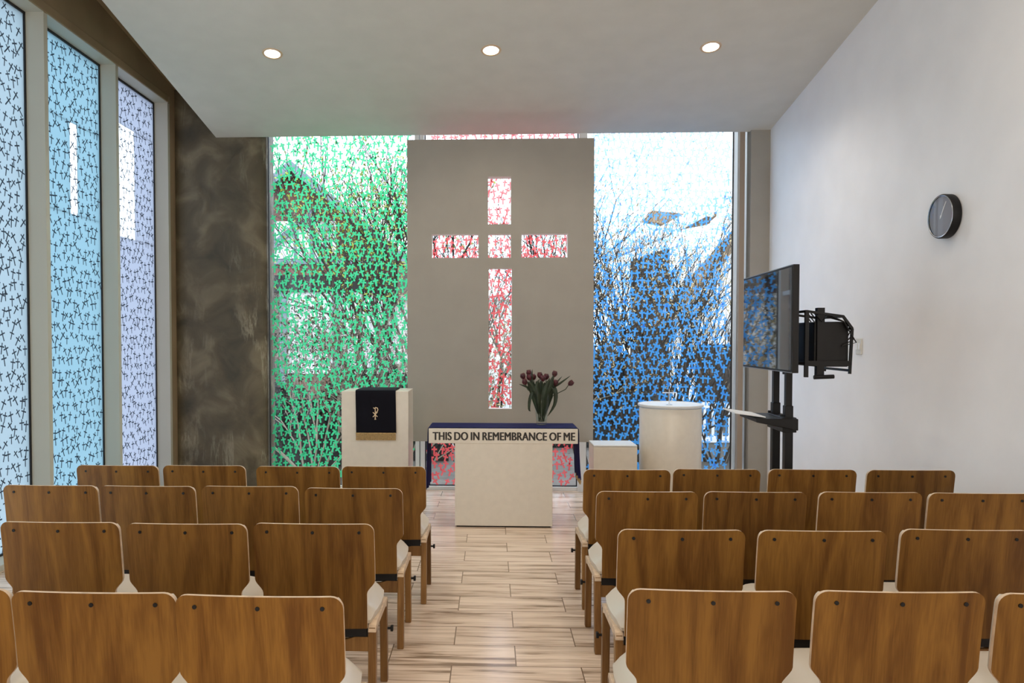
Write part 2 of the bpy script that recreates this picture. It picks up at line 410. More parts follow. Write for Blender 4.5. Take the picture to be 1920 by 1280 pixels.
# end windows: green, red, blue and a narrow slit, with white mullions
spans = [(-2.26, -.755, 'cr_green'), (-.665, .872, 'cr_red'), (.952, 2.405, 'cr_blue')]
for i, (a, b, c) in enumerate(spans):
    f = MB(); n = 7 + i
    f.box(a, b, YF - .05, YF + .04, 0, .035).box(a, b, YF - .05, YF + .04, 3.78, 3.80)
    if i: f.box(a - .04, a, YF - .09, YF + .06, 0, 3.8)
    if i < 2: f.box(b, b + .04, YF - .09, YF + .06, 0, 3.8)
    fr = f.build('window_%d' % n, M['white_frame']); fr['kind'] = 'structure'
    MB().box(a, a + .01, YF - .012, YF + .012, .035, 3.78).box(b - .01, b, YF - .012, YF + .012, .035, 3.78).box(a, b, YF - .012, YF + .012, .035, .045).build('gasket', M['gasket'], fr)
    MB().box(a + .01, b - .01, YF - .004, YF + .004, .045, 3.78).build('glass_pane', M['glass'], fr)
    crosses('y', YF - .008, a + .01, b - .01, .036, 3.76, .078, .061, .081, 40 + i, .30, .22).build('cross_pattern', M[c], fr, fix=False)
MB().box(2.405, 2.44, YF - .02, YF - .01, 0, 3.8).build('window_11', M['strip'])['kind'] = 'structure'
fr = MB().box(2.49, 2.535, YF - .05, YF + .04, 0, .03).box(2.49, 2.535, YF - .05, YF + .04, 3.77, 3.8).build('window_10', M['white_frame']); fr['kind'] = 'structure'
MB().box(2.49, 2.535, YF - .004, YF + .004, .03, 3.77).build('glass_pane', M['strip'], fr)

# concrete pillar: a broad upright with a shallow bowed face and rounded edges
pil = []
for k in range(49):
    a = PI * k / 48; c_, n_ = math.cos(a), math.sin(a)
    e = .3 if c_ > 0 else .5       # generous curve on the window side, tight on the other
    pil.append((-2.745 - .49 * math.copysign(abs(c_) ** e, c_), 7.72 - .25 * n_ ** e))
mb = MB().prism(pil, 0, 4.15, 'z'); mb.sm = [True] * len(mb.sm); mb.build('concrete_pillar', M['concrete'])
tag(bpy.data.objects['concrete_pillar'], 'broad raw concrete pillar with a bowed face between the side windows and the green window', 'pillar')

# panel with the cross cut out
hp = empty('hanging_panel', (.087, 7.0, .56), 0, 'large pale panel with a cross cut out of it, hanging behind the altar', 'wall panel')
def panel():
    xs = [-.87, -.637, -.202, -.111, .101, .199, .627, .87]
    X0, X1, Z0, Z1 = -.87, .87, 0, 2.822
    cut = [(-.113, .101, 2.033, 2.474), (-.637, -.202, 1.722, 1.942), (-.110, .101, 1.722, 1.942), (.200, .627, 1.722, 1.942), (-.105, .111, .31, 1.622)]
    xs = sorted({X0, X1} | {c[0] for c in cut} | {c[1] for c in cut}); zs = sorted({Z0, Z1} | {c[2] for c in cut} | {c[3] for c in cut})
    D = .10; mb = MB(); vid = {}
    def V(i, k, s):
        if (i, k, s) not in vid: vid[(i, k, s)] = len(mb.v); mb.v.append((xs[i], D * s, zs[k]))
        return vid[(i, k, s)]
    def solid(i, k):
        if i < 0 or k < 0 or i >= len(xs) - 1 or k >= len(zs) - 1: return None
        cx, czz = (xs[i] + xs[i + 1]) / 2, (zs[k] + zs[k + 1]) / 2
        return not any(c[0] < cx < c[1] and c[2] < czz < c[3] for c in cut)
    for i in range(len(xs) - 1):
        for k in range(len(zs) - 1):
            if not solid(i, k): continue
            for s in (0, 1): mb.face([V(i, k, s), V(i + 1, k, s), V(i + 1, k + 1, s), V(i, k + 1, s)])
            for (di, dk, e0, e1) in ((-1, 0, (i, k), (i, k + 1)), (1, 0, (i + 1, k), (i + 1, k + 1)), (0, -1, (i, k), (i + 1, k)), (0, 1, (i, k + 1), (i + 1, k + 1))):
                st = solid(i + di, k + dk)
                if not st: mb.face([V(*e0, 0), V(*e1, 0), V(*e1, 1), V(*e0, 1)], 1 if st is False else 0)
    return mb
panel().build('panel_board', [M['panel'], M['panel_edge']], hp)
for xx in (-.797, .825):
    for zz in (.35, 1.4, 2.6): MB().box(xx - .02, xx + .02, .10, .465, zz - .02, zz + .02).build('wall_bracket', M['white_frame'], hp)

# downlights (the three in the photo, and the same rows further back)
def downlight(x, y, label, vis=True):
    z = cz(y); sl = math.atan(.172)
    d = empty('recessed_ceiling_light', (x, y, z), 0, label, 'ceiling light', 'recessed downlights in the sloped ceiling')
    d.rotation_euler = (-sl, 0, 0)
    MB().lathe([(.062, .01), (.062, -.004), (.078, -.006), (.082, .0), (.080, .01)], (0, 0, 0), 32, cap=False).build('trim_ring', M['lampring'], d)
    MB().lathe([(.0, -.001), (.061, -.001), (.061, .004), (0, .004)], (0, 0, 0), 32, cap=False).build('lamp_disc', M['lampglow'], d)
    l = bpy.data.lights.new('lamp', 'SPOT'); l.energy = 36; l.color = (1, .88, .72); l.spot_size = 2.4; l.spot_blend = .9; l.shadow_soft_size = .06
    lo = bpy.data.objects.new('lamp_light', l); C.objects.link(lo); lo.location = (x, y + .0, z - .03)
for x, t in ((-1.75, 'round recessed ceiling light nearest the side windows, above the green window'), (0, 'round recessed ceiling light in the middle, above the cross panel'), (1.72, 'round recessed ceiling light nearest the clock wall, above the blue window')):
    downlight(x, 5.98, t)
for y in (3.2, .6, -2.0):
    for x in (-1.75, 0, 1.72):
        l = bpy.data.lights.new('lamp', 'SPOT'); l.energy = 36; l.color = (1, .88, .72); l.spot_size = 2.4; l.spot_blend = .9; l.shadow_soft_size = .06
        lo = bpy.data.objects.new('lamp_light', l); C.objects.link(lo); lo.location = (x, y, cz(y) - .03)

# ------------------------------------------------------------------ altar and furnishings
al = empty('altar', (.105, 6.19, 0), 0, 'white altar table with a lettered front edge standing in the middle of the floor', 'altar')
MB().box(-.393, .393, -.185, .15, .012, .69).build('base', M['stone'], al, bevel=.003)
MB().box(-.38, .38, -.165, .13, 0, .014).build('plinth', M['black'], al)
slab = MB().box(-.605, .595, -.19, .19, .681, .80).build('top_slab', M['stone'], al, bevel=.003)
cu = bpy.data.curves.new('t', 'FONT'); cu.body = 'THIS DO IN REMEMBRANCE OF ME'; cu.space_word = .75; cu.space_character = 1.04
to = bpy.data.objects.new('t', cu); C.objects.link(to); bpy.context.view_layer.update()
dg = bpy.context.evaluated_depsgraph_get(); t0 = bpy.data.meshes.new_from_object(to.evaluated_get(dg)); bpy.data.objects.remove(to)
xs = [v.co.x for v in t0.vertices]; ys = [v.co.y for v in t0.vertices]
x0, x1, y0, y1 = min(xs), max(xs), min(ys), max(ys)
lm = MB()
for q, (sx_, sz_) in enumerate(((-.0036, 0), (-.0018, .0008), (0, -.0008), (.0018, .0008), (.0036, 0), (0, .0008), (-.0018, -.0008), (.0018, -.0008))):   # strokes thickened by laying the letters slightly apart
    b0 = len(lm.v)
    for v in t0.vertices: lm.v.append(((v.co.x - x0) / (x1 - x0) * 1.140 - .570 + sx_, -.1905 - q * .0002, .707 + (v.co.y - y0) / (y1 - y0) * .065 + sz_))
    for f in t0.polygons: lm.face([b0 + i for i in f.vertices])
lt = lm.build('lettering', M['letter'], slab, fix=False)
lt['label'] = 'dark capital letters reading THIS DO IN REMEMBRANCE OF ME'

cl = MB(); prof = [(-.622, .30), (-.619, .42), (-.616, .60), (-.612, .795), (-.602, .8045), (.0, .8035), (.592, .8045), (.603, .795), (.607, .60), (.612, .47), (.618, .385)]
def alt(u, v):
    t = u * (len(prof) - 1); i = min(int(t), len(prof) - 2); q = t - i
    x = prof[i][0] * (1 - q) + prof[i + 1][0] * q; z = prof[i][1] * (1 - q) + prof[i + 1][1] * q
    hang = max(0, .79 - z); y = -.172 + .345 * v
    x += (1 if x > 0 else -1) * hang * .02 * math.sin(v * 17)
    if hang: nrm = (1 if x > 0 else -1, 0, 0)
    else: nrm = (0, 0, 1)
    return (x, y, z), nrm
cl.sheet(alt, 60, 14, .003)
c_ = cl.build('altar_cloth', M['navy']); c_.location = (.105, 6.19, 0)
tag(c_, 'dark navy cloth lying over the altar top and hanging down at both ends', 'cloth')
tz = MB()
for k in range(16):
    y = -.165 + k * .0215; tz.tube([(.618, y, .39), (.622, y + .003, .372), (.617, y, .35)], .005, 5)
tz.build('fringe', M['gold'], c_)['label'] = 'short gold fringe'

# lectern
le = empty('lectern', (-.983, 6.49, 0), 0, 'tall white block lectern standing left of the altar in front of the green window', 'lectern')
MB().box(-.286, .286, -.19, .19, 0, 1.08).build('body', M['stone'], le, bevel=.003)
MB().box(-.24, .24, -.14, .17, 1.08, 1.083).build('top_inset', M['stone'], le)
pc = MB(); prof2 = [(.17, 1.088), (0, 1.088), (-.17, 1.088), (-.193, 1.082), (-.197, 1.05), (-.199, .9), (-.203, .725)]
def lec(u, v):
    t = v * (len(prof2) - 1); i = min(int(t), len(prof2) - 2); q = t - i
    y = prof2[i][0] * (1 - q) + prof2[i + 1][0] * q; z = prof2[i][1] * (1 - q) + prof2[i + 1][1] * q
    x = (-.167 + .006 * (1.08 - z) / .36) + (.338 + .004) * u
    return (x, y + .0015 * math.sin(u * 14) * (1.08 - z > 0.05), z), (0, -1 if t > 3 else 0, 0 if t > 3 else 1)
pc.sheet(lec, 16, 24, .003)
p_ = pc.build('lectern_cloth', M['dark']); p_.location = (-.98, 6.49, 0)
tag(p_, 'black hanging cloth with a small gold monogram and gold fringe over the lectern front', 'cloth')
fg = MB(); fg.box(-.163, .176, -.209, -.203, .72, .728)
for k in range(42):
    x = -.160 + k * .0081; fg.tube([(x, -.2065, .722), (x + .001, -.207, .695), (x, -.206, .664)], .0038, 5)
fg.build('fringe', M['gold'], p_)['label'] = 'gold bullion fringe'
mo = MB(); yy = -.208
def stroke(pts, r): mo.tube([(x, yy, z) for x, z in pts], r, 6)
ox, oz = .003, .89      # chi-rho, about 9 cm tall
stroke([(ox, oz + .045), (ox, oz - .043)], .0042)
stroke([(ox - .016, oz + .052), (ox - .008, oz + .043), (ox + .004, oz + .053), (ox + .018, oz + .048), (ox + .023, oz + .034), (ox + .017, oz + .018), (ox + .004, oz + .010)], .0042)
stroke([(ox - .020, oz + .012), (ox + .018, oz - .026)], .0038); stroke([(ox + .018, oz + .012), (ox - .020, oz - .028)], .0038)
stroke([(ox - .007, oz - .047), (ox + .007, oz - .047)], .0035)
mo.build('monogram', M['gold2'], p_)['label'] = 'embroidered gold monogram of a P crossed by an X'

# small white block
bx = empty('block_table', (1.099, 6.76, 0), 0, 'low white block standing just left of the round white font', 'block table')
MB().box(-.191, .191, -.16, .16, 0, .572).build('body', M['stone'], bx, bevel=.003)
MB().box(-.191, .191, -.16, .16, .574, .588).build('top', M['white_frame'], bx, bevel=.004)
# font
fo = empty('baptismal_font', (1.637, 6.86, 0), 0, 'wide white cylinder font standing in front of the blue window', 'font')
MB().lathe([(.268, 0), (.272, .01), (.276, .898), (.274, .902)], n=96).build('drum', M['stone'], fo)
MB().lathe([(.262, .902), (.262, .912), (.285, .914), (.290, .922), (.288, .934), (.272, .938), (.264, .930), (.14, .924), (0.001, .922)], n=96).build('rim', M['white_frame'], fo)['label'] = 'glossy white rim and bowl'
sc = MB(); sc.lathe([(.028, .9235), (.028, .930), (.006, .934), (.0045, .95)], n=20).tube([(0, 0, .945), (0, 0, 1.072)], .0045, 8).tube([(-.062, 0, 1.034), (.062, 0, 1.034)], .0045, 8)
s_ = sc.build('standing_cross', M['silver']); s_.location = (1.625, 6.86, 0); tag(s_, 'small thin silver cross standing on top of the round white font', 'cross')

# vase with tulips
VX, VY = .425, 6.245
va = MB().lathe([(.0, .0), (.040, .0), (.045, .006), (.044, .03), (.055, .13), (.070, .22), (.080, .262), (.077, .262), (.067, .22), (.052, .13), (.040, .035), (.0, .02)], n=40, cap=False).build('glass_vase', M['vaseglass'])
va.location = (VX, VY, .8085); tag(va, 'clear glass vase of tulips standing on the right half of the altar', 'vase')
tul = [(.277, 1.211, -.02, 'tulip whose bloom is the farthest left in the vase'), (.326, 1.238, .02, 'tulip with the highest bloom on the left side of the vase'), (.290, 1.166, -.05, 'tulip with the lowest bloom on the left side of the vase'),
       (.326, 1.202, -.02, 'tulip just below the highest left bloom in the vase'), (.362, 1.202, .03, 'tulip left of the central cluster in the vase'), (.411, 1.218, .0, 'pale-rimmed tulip at the centre of the bouquet'),
       (.432, 1.195, -.05, 'tulip low in the central cluster facing the chairs'), (.465, 1.204, .03, 'tulip right of the central cluster in the vase'), (.528, 1.230, .0, 'tulip with the highest bloom on the right side of the vase'),
       (.533, 1.157, -.02, 'tulip low on the right under the highest right bloom'), (.649, 1.161, .0, 'tulip leaning far out to the right on a long bent stem')]
def leaf_mb(pts, wmax, side=(1, 0, 0), th=.0015):
    pts = [Vector(p) for p in pts]; side = Vector(side).normalized(); mb = MB(); n = 12
    def sp(t):
        k = len(pts) - 1; x = t * k; i = min(int(x), k - 1); q = x - i
        p0 = pts[max(i - 1, 0)]; p1 = pts[i]; p2 = pts[i + 1]; p3 = pts[min(i + 2, k)]
        return .5 * ((2 * p1) + (-p0 + p2) * q + (2 * p0 - 5 * p1 + 4 * p2 - p3) * q * q + (-p0 + 3 * p1 - 3 * p2 + p3) * q ** 3)
    def fn(u, v):
        t = v; wv = wmax * max(.04, math.sin(PI * min(1, .12 + .88 * t)) ** .8); c = sp(t)
        d = (sp(min(1, t + .02)) - sp(max(0, t - .02)))
        d = d.normalized() if d.length > 1e-6 else Vector((0, 0, 1))
        s0 = side - d * side.dot(d); s0 = s0.normalized() if s0.length > 1e-4 else d.orthogonal().normalized()
        nr = d.cross(s0)
        return c + s0 * (u - .5) * wv + nr * (abs(u - .5) * wv * .35), nr
    mb.sheet(fn, 4, n, th); return mb
leaves = {0: [([(.40, .0, .95), (.37, -.02, 1.08), (.31, -.03, 1.12), (.235, -.03, 1.148)], .024)],
          1: [([(.41, .01, .90), (.36, 0, 1.10), (.345, .0, 1.18), (.348, 0, 1.272)], .022)],
          2: [([(.41, -.02, 1.0), (.355, -.05, 1.085), (.325, -.06, 1.03), (.318, -.06, .945), (.332, -.05, .925)], .026)],
          4: [([(.40, -.03, .92), (.38, -.05, 1.05), (.34, -.05, 1.14), (.30, -.05, 1.17)], .034)],
          5: [([(.42, -.02, .90), (.40, -.05, 1.02), (.38, -.05, 1.12), (.40, -.04, 1.19)], .036)],
          6: [([(.43, -.04, .88), (.44, -.06, 1.0), (.45, -.06, 1.10), (.49, -.04, 1.20)], .048)],
          8: [([(.43, -.03, .90), (.47, -.05, 1.05), (.49, -.04, 1.14), (.525, -.02, 1.225)], .045), ([(.44, 0, .95), (.50, 0, 1.10), (.55, 0, 1.16), (.595, 0, 1.212)], .016)],
          9: [([(.44, -.04, 1.0), (.51, -.07, 1.12), (.535, -.08, 1.07), (.525, -.08, .98), (.47, -.07, .885)], .036)],
          10: [([(.44, .0, .98), (.50, -.01, 1.10), (.57, -.02, 1.15), (.663, -.02, 1.218)], .022)]}
for i, (x, z, dy, lab) in enumerate(tul):
    t = empty('tulip', (0, 0, 0), 0, lab, 'tulip', 'dark pink tulips in the altar vase')
    a = i * 2.4; bx_, by_ = VX + .022 * math.cos(a), VY + .022 * math.sin(a); q = (x - VX)
    top = Vector((x, VY + dy, z - .022))
    mid = Vector((VX + q * .42, VY + dy * .5, 1.05))
    t.location = (bx_, by_, .835); o = Vector(t.location)
    mb = MB().tube([Vector((bx_, by_, .835)) - o, (Vector((bx_, by_, .835)) * .45 + mid * .55) - o, mid - o, (mid * .4 + top * .6 + Vector((q * .12, 0, 0))) - o, top - o], [.004, .004, .004, .0035, .0035], 7)
    mb.build('stem', M['stem'], t)
    # bloom: outer and inner petals around a cup
    tiltx = q * (2.2 if i < 10 else 5.2); bl = MB(); ct = top - o
    axis = Vector((tiltx, dy, 1)).normalized(); e1 = axis.orthogonal().normalized(); e2 = axis.cross(e1)
    for k in range(6):
        ph = k * PI / 3 + (.2 * i); rad = e1 * math.cos(ph) + e2 * math.sin(ph); tan = axis.cross(rad); rr = .0215 if k % 2 else .0185
        def fn(u, v, rad=rad, tan=tan, rr=rr):
            wv = .021 * math.sin(PI * min(.985, .14 + .86 * v)) ** .7; r_ = rr * math.sin(PI * (.10 + .66 * v)) ** .8
            return ct + axis * (v * .050) + rad * (r_ - abs(u - .5) ** 2 * .02) + tan * (u - .5) * 2 * wv * .8, rad
        bl.sheet(fn, 4, 7, .0012, 0, 1 if i in (0, 1, 2, 5, 8) else 0)
    bl.build('bloom', [M['petal'], M['petalpale']], t)
    fx = VX + (i - 5) * .013; fill = [([(VX + (i - 5) * .005, (i % 3 - 1) * .02, .90), (fx, (i % 3 - 1) * .03, 1.03), (fx + (i - 5) * .006, (i % 3 - 1) * .035, 1.12), (fx + (i - 5) * .011, (i % 3 - 1) * .04, 1.165 + .01 * (i % 2))], .040)]
    for (pts, wd) in leaves.get(i, []) + fill:
        leaf_mb([(p[0] - o.x, VY + p[1] - o.y, p[2] - o.z) for p in pts], wd).build('leaf', M['leaf'], t)

# ------------------------------------------------------------------ chairs
def wid(z, W=.2385, Nn=.206, ztop=.80, r=.035):
    t = (z - .515) / .055; t = max(0, min(1, t)); t = t * t * (3 - 2 * t); h = Nn + (W - Nn) * t
    if z > ztop - r: d = z - (ztop - r); h -= r - math.sqrt(max(0, r * r - d * d))
    return h
ZS = [.375, .40, .43, .46, .49, .505, .515, .525, .5325, .54, .55, .56, .57, .60, .65, .70, .74, .765, .775, .783, .79, .795, .7985, .80]
def backy(z, x):
    t = (z - .375) / .425; y = -.192 - .012 * t - .030 * t * t
    return y - .012 * (1 - (x / .24) ** 2)
def backsheet(zs, ins, off, th, edge_mi):
    def fn(u, v):
        t = v * (len(zs) - 1); i = min(int(round(t)), len(zs) - 1); z = zs[i]
        zz = z
        w_ = wid(z) - ins; x = (u - .5) * 2 * w_
        return (x, backy(z, x) + off, zz - (ins if z > .79 else 0)), (0, 1, 0)
    return MB().sheet(fn, 16, len(zs) - 1, th, 0, edge_mi)
def make_chair():
    t = empty('plywood_chair', (0, 0, 0))
    br_ = backsheet(ZS, 0, 0, .012, 1).build('backrest', [M['veneer'], M['plyedge']], t)
    backsheet([z for z in ZS if z >= .49], .006, .0125, .014, 0).build('back_pad', M['cream'], t)
    for x in (-.181, 0, .181):
        MB().lathe([(0, 0), (.0062, 0), (.0062, .004), (0, .004)], (x, backy(.766, x) - .0032, .766), 14, axis='y', cap=False).build('screw', M['black'], br_)
    # seat cushion
    sc_ = MB(); NU, NV = 18, 14
    def top(u, v):
        x = (u - .5) * 2; y = (v - .5) * 2
        def sq(a, b): return a * math.sqrt(1 - b * b / 2 * .35)
        X = .234 * sq(x, y * .95); Y = .198 * sq(y, x * .95) + .012
        ex = max(0, (abs(x) - .55) / .45); ey = max(0, (abs(y) - .70) / .30)
        z = .477 - .062 * ex ** 2.0 - .042 * ey ** 2.2 - .006 * (1 - x * x) * (1 - y * y)
        return (X, Y, max(z, .40)), (0, 0, -1)
    b = 0
    for i in range(NV + 1):
        for j in range(NU + 1): sc_.v.append(top(j / NU, i / NV)[0])
    for i in range(NV + 1):
        for j in range(NU + 1):
            p = sc_.v[i * (NU + 1) + j]; sc_.v.append((p[0] * .985, (p[1] - .012) * .985 + .012, .386))
    Wd = NU + 1; NN = Wd * (NV + 1)
    for i in range(NV):
        for j in range(NU):
            q = [i * Wd + j, i * Wd + j + 1, (i + 1) * Wd + j + 1, (i + 1) * Wd + j]; sc_.face(q, 0, True); sc_.face([k + NN for k in q[::-1]], 0)
    edge = [j for j in range(NU)] + [i * Wd + NU for i in range(NV)] + [NV * Wd + NU - j for j in range(NU)] + [(NV - i) * Wd for i in range(NV)]
    for k in range(len(edge)):
        e0, e1 = edge[k], edge[(k + 1) % len(edge)]; sc_.face([e0, e1, e1 + NN, e0 + NN], 0, True)
    sc_.build('seat_cushion', M['cream'], t)
    MB().box(-.20, .20, -.165, .19, .326, .385).build('seat_pan', M['black'], t, bevel=.004)
    for sx in (-1, 1):
        for sy in (-1, 1):
            x0, x1 = sorted((sx * .205, sx * .237)); l = MB()
            l.prism([(sy * .150 - .02, .37), (sy * .150 + .022, .37), (sy * .172 + .019, 0), (sy * .172 - .019, 0)], x0, x1, 'x')
            l.build('leg', [M['legwood']], t, bevel=.004)
        x0, x1 = sorted((sx * .205, sx * .237))
        MB().prism([(-.176, .352), (-.165, .378), (-.14, .388), (.13, .388), (.160, .380), (.172, .352), (.130, .346), (.11, .356), (-.11, .356), (-.13, .346)], x0, x1, 'x').build('side_rail', M['plyedge'], t, bevel=.002)
    st = MB().prism([(-.206, .272), (.206, .272), (.206, .330), (.15, .330), (.12, .320), (-.12, .320), (-.15, .330), (-.206, .330)], -.168, -.148, 'y'); st.build('stretcher', M['legwood'], t, bevel=.002)
    MB().box(-.206, .206, .155, .175, .285, .335).build('stretcher', M['legwood'], t, bevel=.002)
    k = MB().tube([(.23, .165, .238), (.252, .165, .238)], .006, 8).box(.250, .262, .155, .175, .226, .250)
    k.build('link_hook', M['black'], t, bevel=.002)
    return t
proto = make_chair()
def clone(src):
    r = src.copy(); C.objects.link(r)
    for ch in [c for c in bpy.data.objects if c.parent == src]:
        d = ch.copy(); C.objects.link(d); d.parent = r
        for g in [c for c in bpy.data.objects if c.parent == ch]:
            e = g.copy(); C.objects.link(e); e.parent = d
    return r
rows = {
 ('front row', 'window side'): [(-2.128, 4.16), (-1.633, 4.175), (-1.09, 4.165), (-.605, 4.185)],
 ('front row', 'clock side'): [(.752, 4.13), (1.255, 4.165), (1.781, 4.175), (2.31, 4.175)],
 ('second row from altar', 'window side'): [(-2.167, 3.575), (-1.68, 3.575), (-1.181, 3.59), (-.662, 3.56)],
 ('second row from altar', 'clock side'): [(.738, 3.535), (1.248, 3.545), (1.786, 3.56), (2.293, 3.555)],
 ('third row from altar', 'window side'): [(-1.695, 2.85), (-1.188, 2.845), (-.692, 2.865)],
 ('third row from altar', 'clock side'): [(.72, 2.825), (1.246, 2.83), (1.796, 2.865)],
 ('nearest row', 'window side'): [(-1.62, 2.07), (-1.129, 2.057), (-.648, 2.045)],
 ('nearest row', 'clock side'): [(.637, 2.14), (1.165, 2.15), (1.675, 2.145)],
}
ordn = ['at the aisle', 'one seat from aisle', 'two seats from aisle', 'three seats from aisle']
first = True; rj = random.Random(3)
for (row, blk), L in rows.items():
    n = len(L)
    for k, (x, y) in enumerate(L):
        pos = n - 1 - k if 'window' in blk else k
        o = proto if first else clone(proto); first = False
        o.location = (x, y + .235, 0); o.rotation_euler = (0, 0, rj.uniform(-.012, .012))
        if 'clock' in blk:
            for ch in [c for c in bpy.data.objects if c.parent == o and c.name.startswith('link_hook')]:
                ch.scale = (-1, 1, 1)
        tag(o, 'plywood chair with cream seat, %s, %s, %s' % (row, blk, ordn[pos]), 'chair', 'plywood chairs set out in rows facing the altar')

# ------------------------------------------------------------------ television on its stand
Ll = Vector((1.733, 5.20)); Rr = Vector((1.668, 4.20)); dv = (Rr - Ll).normalized(); ctr = (Ll + Rr) / 2; wdt = (Rr - Ll).length
ang = math.atan2(dv.y, dv.x)     # local +x runs from the far edge to the near edge; local +y is behind
tv = empty('television', (ctr.x, ctr.y, 1.632), ang, 'black flat television turned towards the chairs on a black stand by the clock wall', 'television')
hw, hh = wdt / 2, .301
MB().box(-hw, hw, 0, .035, -hh, hh).build('case', M['black'], tv, bevel=.003)
MB().box(-hw + .014, hw - .014, -.002, .0, -hh + .014, hh - .014).build('screen', M['screen'], tv)
MB().box(-.2, .22, .035, .07, -.2, .12).build('rear_housing', M['black'], tv, bevel=.01)
MB().box(-hw, hw, -.003, 0, -hh, -hh + .004).box(-hw, hw, -.003, 0, hh - .004, hh).build('edge_strip', M['grey'], tv)
ts = empty('television_stand', (1.80, 4.69, 0), ang, 'black two-pole floor stand on castors carrying the television', 'stand')
for sx in (-.115, .125):
    MB().box(sx - .018, sx + .018, -.018, .018, 1.09, 1.60).build('inner_pole', M['black'], ts)
    op = MB().box(sx - .025, sx + .025, -.024, .024, .07, 1.12).build('outer_pole', M['black'], ts, bevel=.004)
    MB().tube([(sx, -.03, 1.06), (sx, -.045, 1.06)], .008, 10).build('knob', M['black'], op)
    ft = MB().prism([(-.36, .055), (-.34, .075), (.0, .095), (.34, .075), (.36, .055)], sx - .025, sx + .025, 'x').build('foot', M['black'], ts, bevel=.004)
    for yy_ in (-.33, .33):
        MB().lathe([(.0, -.012), (.025, -.012), (.027, -.006), (.027, .006), (.025, .012), (0, .012)], (sx, yy_, .027), 18, axis='x', cap=False).box(sx - .015, sx + .015, yy_ - .015, yy_ + .015, .03, .06).build('castor', M['black'], ft)
MB().box(-.14, .15, -.02, .02, .10, .16).build('cross_brace', M['black'], ts)
MB().box(-.20, .20, -.03, .03, 1.44, 1.50).box(-.20, .20, -.03, .03, 1.72, 1.76).box(-.13, -.09, -.035, .03, 1.40, 1.80).box(.10, .14, -.035, .03, 1.40, 1.80).build('screen_mount', M['black'], ts)
sh = MB(); sh.prism([(-.33, 1.052), (-.33, 1.060), (-.16, 1.050), (-.16, 1.035), (.0, .985), (.04, .985), (.04, 1.045), (-.16, 1.058)], -.20, .20, 'x')
sh = MB(); sh.prism([(-.20, 1.022), (.04, .975), (.04, 1.045), (-.20, 1.045)], -.19, .19, 'x'); sh.build('shelf', M['black'], ts, bevel=.004)
sc2 = MB(); sc2.box(-.15, .16, -.04, .04, .96, 1.05); sc2.build('shelf_clamp', M['black'], ts, bevel=.004)
pp = MB().prism([(-.31, 1.072), (-.31, 1.078), (-.13, 1.054), (-.13, 1.048)], -.15, .15, 'x').build('tablet', M['paper'])
pp.location = (1.79, 4.68, 0); pp.rotation_euler = (0, 0, ang); tag(pp, 'thin pale tablet lying over the edge of the shelf under the television', 'tablet')
# equipment behind the screen
eq = empty('equipment_rack', (1.93, 4.56, 1.50), ang, 'black open rack with a media box and cables fixed behind the television', 'equipment rack')
MB().box(-.17, .17, -.05, .14, -.14, .12).build('media_box', M['black'], eq, bevel=.006)
rk = MB()
for xx in (-.19, .19):
    rk.bar((xx, -.1, .18), (xx, .1, .15), .014, .014).bar((xx, .1, .15), (xx, .15, .08), .014, .014).bar((xx, .15, .08), (xx, .14, -.18), .014, .014).bar((xx, -.1, .18), (xx, -.1, -.2), .02, .02).bar((xx, -.1, -.12), (xx, .14, -.12), .014, .03)
for zz, yy_ in ((.18, -.1), (.15, .1), (.08, .15), (-.12, -.1), (-.16, .14)): rk.bar((-.19, yy_, zz), (.19, yy_, zz), .014, .014)
rk.box(.15, .19, -.04, -.0, -.2, .2).build('frame', M['black'], eq)
MB().box(-.10, .12, .141, .145, -.08, .06).build('vent_plate', M['grey'], eq)
cb = MB()
for k in range(4):
    cb.tube([(.19 - k * .05, -.06, .17), (.2 - k * .05, -.02 + .02 * k, .12 - .03 * k), (.19 - k * .04, .02, .16), (.2, .1, .12), (.2 - k * .03, .17, .0 + .02 * k), (.18, .10, -.02)], .004, 6)
cb.build('cable', M['black'], eq)
cb = MB().tube([(.20, -.06, -.2), (.20, .05, -.195)], .012, 8).build('handle', M['black'], eq)
cw = MB().tube([(1.80, 4.545, .75), (1.835, 4.54, .68), (1.845, 4.54, .6), (1.81, 4.545, .52)], .004, 6).build('power_cable', M['black'])
tag(cw, 'thin black cable looping out beside the television stand pole', 'cable')

# ------------------------------------------------------------------ clock and switch on the right wall
ck = empty('wall_clock', (2.72, 4.565, 2.248), 0, 'round black wall clock with a grey face on the right wall', 'clock')
MB().lathe([(.118, 0), (.130, -.004), (.131, -.045), (.127, -.052), (.121, -.052), (.119, -.044), (0.001, -.044)], n=64, axis='x').build('case', M['black'], ck)
MB().lathe([(0.001, -.0445), (.1185, -.0445), (.1185, -.046), (.001, -.046)], n=64, axis='x').build('face', M['face'], ck)
MB().lathe([(0.119, -.052), (.1225, -.0535), (.124, -.052)], n=64, axis='x', cap=False).build('bezel', M['silver'], ck)
for nm, a, L0, wd in (('minute_hand', .55, .095, .005), ('hour_hand', .50, .062, .008)):
    d = Vector((0, -math.sin(a), math.cos(a))); MB().obox((-.047 - (.001 if nm[0] == 'm' else 0), d.y * L0 * .42, d.z * L0 * .42), d * L0 * .58, (.0006, 0, 0), Vector((0, d.z, -d.y)) * wd / 2).build(nm, M['handw'], ck)
MB().lathe([(0.001, -.0465), (.007, -.0465), (.007, -.049), (.001, -.049)], n=20, axis='x').build('hub', M['handw'], ck)
MB().lathe([(0.001, -.0505), (.1188, -.0505), (.1188, -.0515), (.001, -.0515)], n=64, axis='x').build('glass_cover', M['glass'], ck)
sw = empty('light_switch', (2.72, 5.62, 1.467), 0, 'small pale light switch plate on the right wall behind the television', 'light switch')
